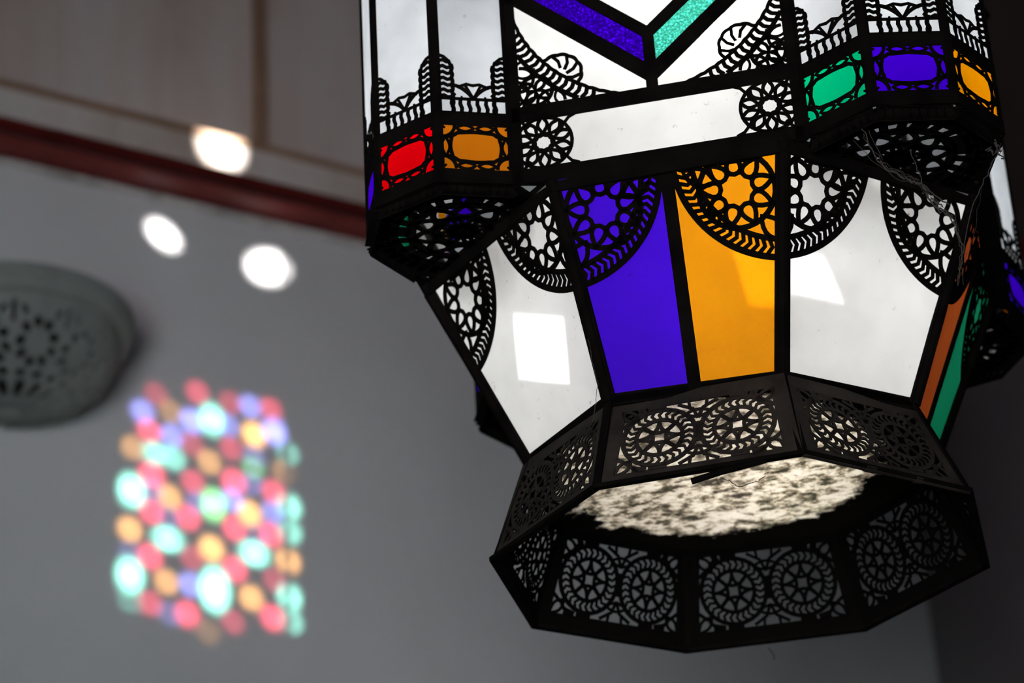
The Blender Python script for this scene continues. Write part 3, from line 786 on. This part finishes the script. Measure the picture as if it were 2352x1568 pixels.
# ---- roof, finial ring and chain above the frame
mb = MB()
ring = []
for i in range(0, 8, 2):
    pass
allv = []
for side, back in (('L', False), ('R', False), ('R', True), ('L', True)):
    ks = range(5) if (side == 'L') == back else range(4, -1, -1)
    ks = list(range(5))
    vs = [tver(side, k, TOP, back) for k in ks]
    allv += vs
allv.sort(key=lambda v: atan2(v.y, v.x))
zt = [(1.0, TOP), (1.03, TOP+.05), (.62, TOP+.35), (.30, TOP+.75), (.10, TOP+1.0), (.04, TOP+1.1)]
idx = []
for s_, z in zt:
    idx.append(len(mb.v)); mb.v += [Vector((v.x*s_, v.y*s_, z)) for v in allv]
n_ = len(allv)
for a, b in zip(idx, idx[1:]):
    for j in range(n_): mb.f.append((a+j, a+(j+1) % n_, b+(j+1) % n_, b+j)); mb.mi.append(0)
mb.f.append(tuple(range(idx[-1], idx[-1]+n_))); mb.mi.append(0)
mb.build('roof', METAL, root)
mb = MB()
z = TOP+1.12; k = 0; zend = (CEIL-Z0)/S
while z < zend:
    pts = [Vector(((.022*cos(t) if k % 2 else 0), (0 if k % 2 else .022*cos(t)), z+.045*sin(t))) for t in [2*pi*i/12 for i in range(12)]]
    mb.tube(pts, .007, 5, True); z += .070; k += 1
mb.build('chain', METAL, root)

# ---- added bulb and point lights that make the panes glow from inside
BULB = (.19, -.42, 2.16)
bm_ = MB(); prof = [(.0, -.085), (.045, -.075), (.075, -.04), (.082, 0), (.070, .045), (.040, .085), (.034, .11)]
idx = []
for r_, z in prof:
    idx.append(len(bm_.v)); bm_.v += [Vector((BULB[0]+r_*cos(2*pi*i/16), BULB[1]+r_*sin(2*pi*i/16), BULB[2]+z)) for i in range(16)]
for a, b in zip(idx, idx[1:]):
    for j in range(16): bm_.f.append((a+j, a+(j+1) % 16, b+(j+1) % 16, b+j)); bm_.mi.append(0)
em = bpy.data.materials.new('added_bulb_glow'); em.use_nodes = True; nt = em.node_tree; nt.nodes.clear()
e = N(em, 'ShaderNodeEmission'); e.inputs[0].default_value = (1, .98, .94, 1); e.inputs[1].default_value = 60
oo = N(em, 'ShaderNodeOutputMaterial'); nt.links.new(e.outputs[0], oo.inputs[0])
bulb = bm_.build('added_bulb', em, root)
sb = MB(); sb.tube([(BULB[0], BULB[1], BULB[2]+.10), (BULB[0], BULB[1], BULB[2]+.22)], .045, 12); sb.tube([(BULB[0], BULB[1], BULB[2]+.22), (0, 0, TOP+.3)], .010, 6)
sb.build('added_socket', METAL, bulb)
def inner(x, y, z, power, rad, color=(1, .985, .96)):  # unseen point light added to brighten the panes from behind
    l = bpy.data.lights.new('pane_fill', 'POINT'); l.energy = power; l.shadow_soft_size = rad; l.color = color
    o = bpy.data.objects.new('pane_fill', l); COL.objects.link(o); o.location = (x*S, y*S, Z0+z*S)
inner(.1, .15, 1.15, 1.75, .05)
inner(-.45, .05, 2.25, 1.6, .04, (.86, .94, 1))
inner(.19, -.42, 2.16, 1.5, .02)
inner(.45, 0, 2.2, 1.4, .04)
inner(.6, .5, 2.0, .6, .03, (.86, .94, 1))
inner(.8, -.78, 1.75, .22, .02)
inner(-.8, -.8, 1.75, .22, .02)

# ------------------------------------------------------------------ pierced plaster wall lamp
SH = mottled('lamp_plaster', [(.3, (.15, .16, .152)), (.7, (.235, .25, .24))], 6, .85, .2)
Pc = K+n1*.09
c0 = wall_pt(28, 772, Pc)
lamp = bpy.data.objects.new('wall_lamp', None); COL.objects.link(lamp); lamp.location = c0
lamp['label'] = 'carved plaster bowl-shaped wall lamp with pierced flower pattern'; lamp['category'] = 'wall lamp'
def lathe(prof, n=64, a0=0, a1=2*pi, scale=1):
    mb = MB(1); idx = []; full = abs(a1-a0-2*pi) < 1e-6; m_ = n if full else n+1
    for r_, z in prof:
        idx.append(len(mb.v)); mb.v += [Vector((r_*cos(a0+(a1-a0)*i/n), r_*sin(a0+(a1-a0)*i/n), z)) for i in range(m_)]
    for a, b in zip(idx, idx[1:]):
        for j in range(n): mb.f.append((a+j, a+(j+1) % m_, b+(j+1) % m_, b+j)); mb.mi.append(0)
    return mb
RB = .205; HB = .150
o = lathe([(RB-.03, -.010), (RB-.004, -.012), (RB+.004, -.004), (RB+.008, .008), (RB+.002, .014), (RB+.010, .022), (RB+.008, .034), (RB-.002, .038), (RB-.03, .036), (RB-.03, -.010)]).build('rim', SH, lamp)
# pierced bowl: grid of cells on the bowl surface, some cut away in flower rings
NA, NR = 288, 84
def bowl_pt(u, v, d=0.0):   # v 0 rim .. 1 pole
    a = v*pi/2; r_ = (RB-.012-d)*cos(a)**.85 if v < 1 else 0.0; z = -(HB-d)*sin(a)**.95
    return Vector((r_*cos(u), r_*sin(u), z))
ua = atan2(n1.y, n1.x)-radians(19)         # the pattern's middle faces the room
def is_hole(u, v):
    du = (u-ua+pi) % (2*pi)-pi; arc = 2*pi/12
    s = du % arc-arc/2; x = s*cos(v*pi/2)*RB; y = v*.20
    if v < .06 or v > .93: return False
    # almond rays near the pole
    if .69 < v < .88:
        q = (du*18/(2*pi)) % 1-.5; return abs(q) < .36*sin(pi*(v-.69)/.19)**.6
    # ring of round holes round each flower
    cy = .40*.20; d = sqrt(x*x+(y-cy)**2); th = atan2(y-cy, x)
    if .019 < d < .041:
        q = (th*9/(2*pi)) % 1-.5; dd = (d-.030)/.0095; return q*q/.13+dd*dd < 1 and v > .22
    if .60 < v < .68:
        q = (du*24/(2*pi)) % 1-.5; dd = (v-.64)/.036; return q*q/.11+dd*dd < 1
    if .08 < v < .26:
        # leaves between the flowers, under the rim
        s2 = (du+arc/2) % arc-arc/2; x2 = s2*RB
        for px, py, an in ((0, .028, 1.57), (.020, .034, .9), (-.020, .034, 2.2), (0, .044, 1.57)):
            ddx, ddy = x2-px, y-py; c_, s_ = cos(an), sin(an); a_ = ddx*c_+ddy*s_; b_ = -ddx*s_+ddy*c_
            if (a_/.010)**2+(b_/.0044)**2 < 1: return True
    return False
mb = MB(1)
grid = {}
def gv(i, j, lay):
    key = (i % NA, j, lay)
    if key not in grid: grid[key] = len(mb.v); mb.v.append(bowl_pt(2*pi*(i % NA)/NA, min(.995, j/NR), .008*lay))
    return grid[key]
hole = {(i, j): is_hole(2*pi*(i+.5)/NA, (j+.5)/NR) for i in range(NA) for j in range(NR)}
for (i, j), h_ in hole.items():
    if h_: continue
    mb.f.append((gv(i, j, 0), gv(i, j+1, 0), gv(i+1, j+1, 0), gv(i+1, j, 0)))
    mb.f.append((gv(i, j, 1), gv(i+1, j, 1), gv(i+1, j+1, 1), gv(i, j+1, 1)))
    for (di, dj, e0, e1) in ((-1, 0, (i, j), (i, j+1)), (1, 0, (i+1, j+1), (i+1, j)), (0, -1, (i+1, j), (i, j)), (0, 1, (i, j+1), (i+1, j+1))):
        if hole.get(((i+di) % NA, j+dj), False):
            mb.f.append((gv(*e0, 0), gv(*e0, 1), gv(*e1, 1), gv(*e1, 0)))
mb.mi = [0]*len(mb.f)
mb.build('pierced_bowl', SH, lamp)
o = lathe([(.028, -HB-.004), (.020, -HB-.010), (.0, -HB-.012)], 24).build('boss', SH, lamp)
DK = mat('lamp_inside', (.02, .02, .018), .9)
lathe([(RB-.035, .0), (RB-.05, -.05), (RB-.10, -.09), (.0, -.115)], 32).build('inner_shade', DK, lamp)
# mounting block from the bowl back to the wall
mb = MB(1); bk = -n1
q = [(-.12, .0), (.12, .0), (.07, -.10), (-.07, -.10)]
mb.prism([hW*x+Vector((0, 0, z))-n1*.09 for x, z in [(-.12, -.09), (.12, -.09), (.15, .02), (-.15, .02)]][::-1], n1, .06)
mb.build('mount', SH, lamp)

# ------------------------------------------------------------------ cobwebs on the right turret
WEB = mat('cobweb_dust', (.065, .06, .054), .95, spec=.1)
def up_(x, y, Y):     # lantern-unit point on the pixel's ray at depth plane y = Y
    d = ray(x, y); return CU+d*((Y-CU.y)/d.y)
mb = MB()
def strand(pts, r, jit=.004, seg=5):
    P = []
    for (a, b) in zip(pts, pts[1:]):
        for i in range(seg):
            q = Vector(a).lerp(Vector(b), i/seg); P.append(q+Vector([random.uniform(-jit, jit) for _ in range(3)]))
    P.append(Vector(pts[-1])); mb.tube(P, (lambda t: r(t)*.6) if callable(r) else r*.5, 4)
A_ = [up_(1985, 300, -1.18), up_(2022, 370, -1.17), up_(2080, 402, -1.15), up_(2115, 420, -1.13), up_(2150, 470, -1.08), up_(2190, 500, -1.02), up_(2212, 570, -.96), up_(2206, 650, -.90)]
for q_ in range(4): strand([a_+Vector([random.uniform(-.012, .012) for _ in range(3)]) for a_ in A_], (lambda t: .003+.004*sin(pi*t)) if q_ == 0 else .0022, .006, 7)
strand([up_(2090, 345, -1.15), up_(2108, 390, -1.13), up_(2120, 425, -1.12)], .004)
strand([up_(1960, 320, -1.18), up_(2010, 375, -1.16), up_(2060, 410, -1.15), up_(2115, 425, -1.12)], .002)
strand([up_(2120, 425, -1.12), up_(2155, 455, -1.06), up_(2180, 470, -1.02)], .006)
strand([up_(2300, 330, -.85), up_(2285, 365, -.84), up_(2262, 410, -.83), up_(2235, 470, -.82), up_(2215, 560, -.86)], .004)
strand([up_(2255, 430, -.84), up_(2240, 520, -.84), up_(2215, 610, -.86)], .0015)
for x, y, dx, dy in ((2290, 330, 16, 20), (2296, 352, 8, 24), (2280, 345, 22, 10), (2150, 465, 30, 18), (2160, 480, 30, 26)):
    strand([up_(x-dx/2, y-dy/2, -.90 if x > 2200 else -1.06), up_(x, y, -.90 if x > 2200 else -1.06), up_(x+dx/2, y+dy/2, -.90 if x > 2200 else -1.06)], .006, .012)
strand([up_(1352, 780, -.99), up_(1362, 840, -.96), up_(1373, 880, -.945), up_(1369, 925, -.93), up_(1360, 975, -.92)], .0022, .003, 7)
strand([up_(1764, 1484, .955), up_(1772, 1496, .955), up_(1780, 1506, .955), up_(1776, 1514, .955)], .004, .006, 4)
strand([up_(2150, 1385, .64), up_(2151, 1405, .64)], .003, .003, 4)
strand([up_(1660, 1100, -.80), up_(1700, 1116, -.80), up_(1735, 1108, -.80), up_(1765, 1085, -.80)], .003, .005, 6)
cw = mb.build('cobweb', WEB, root)
for v in cw.data.vertices: pass
cw['label'] = 'dusty grey cobweb strands'; cw['kind'] = 'stuff'
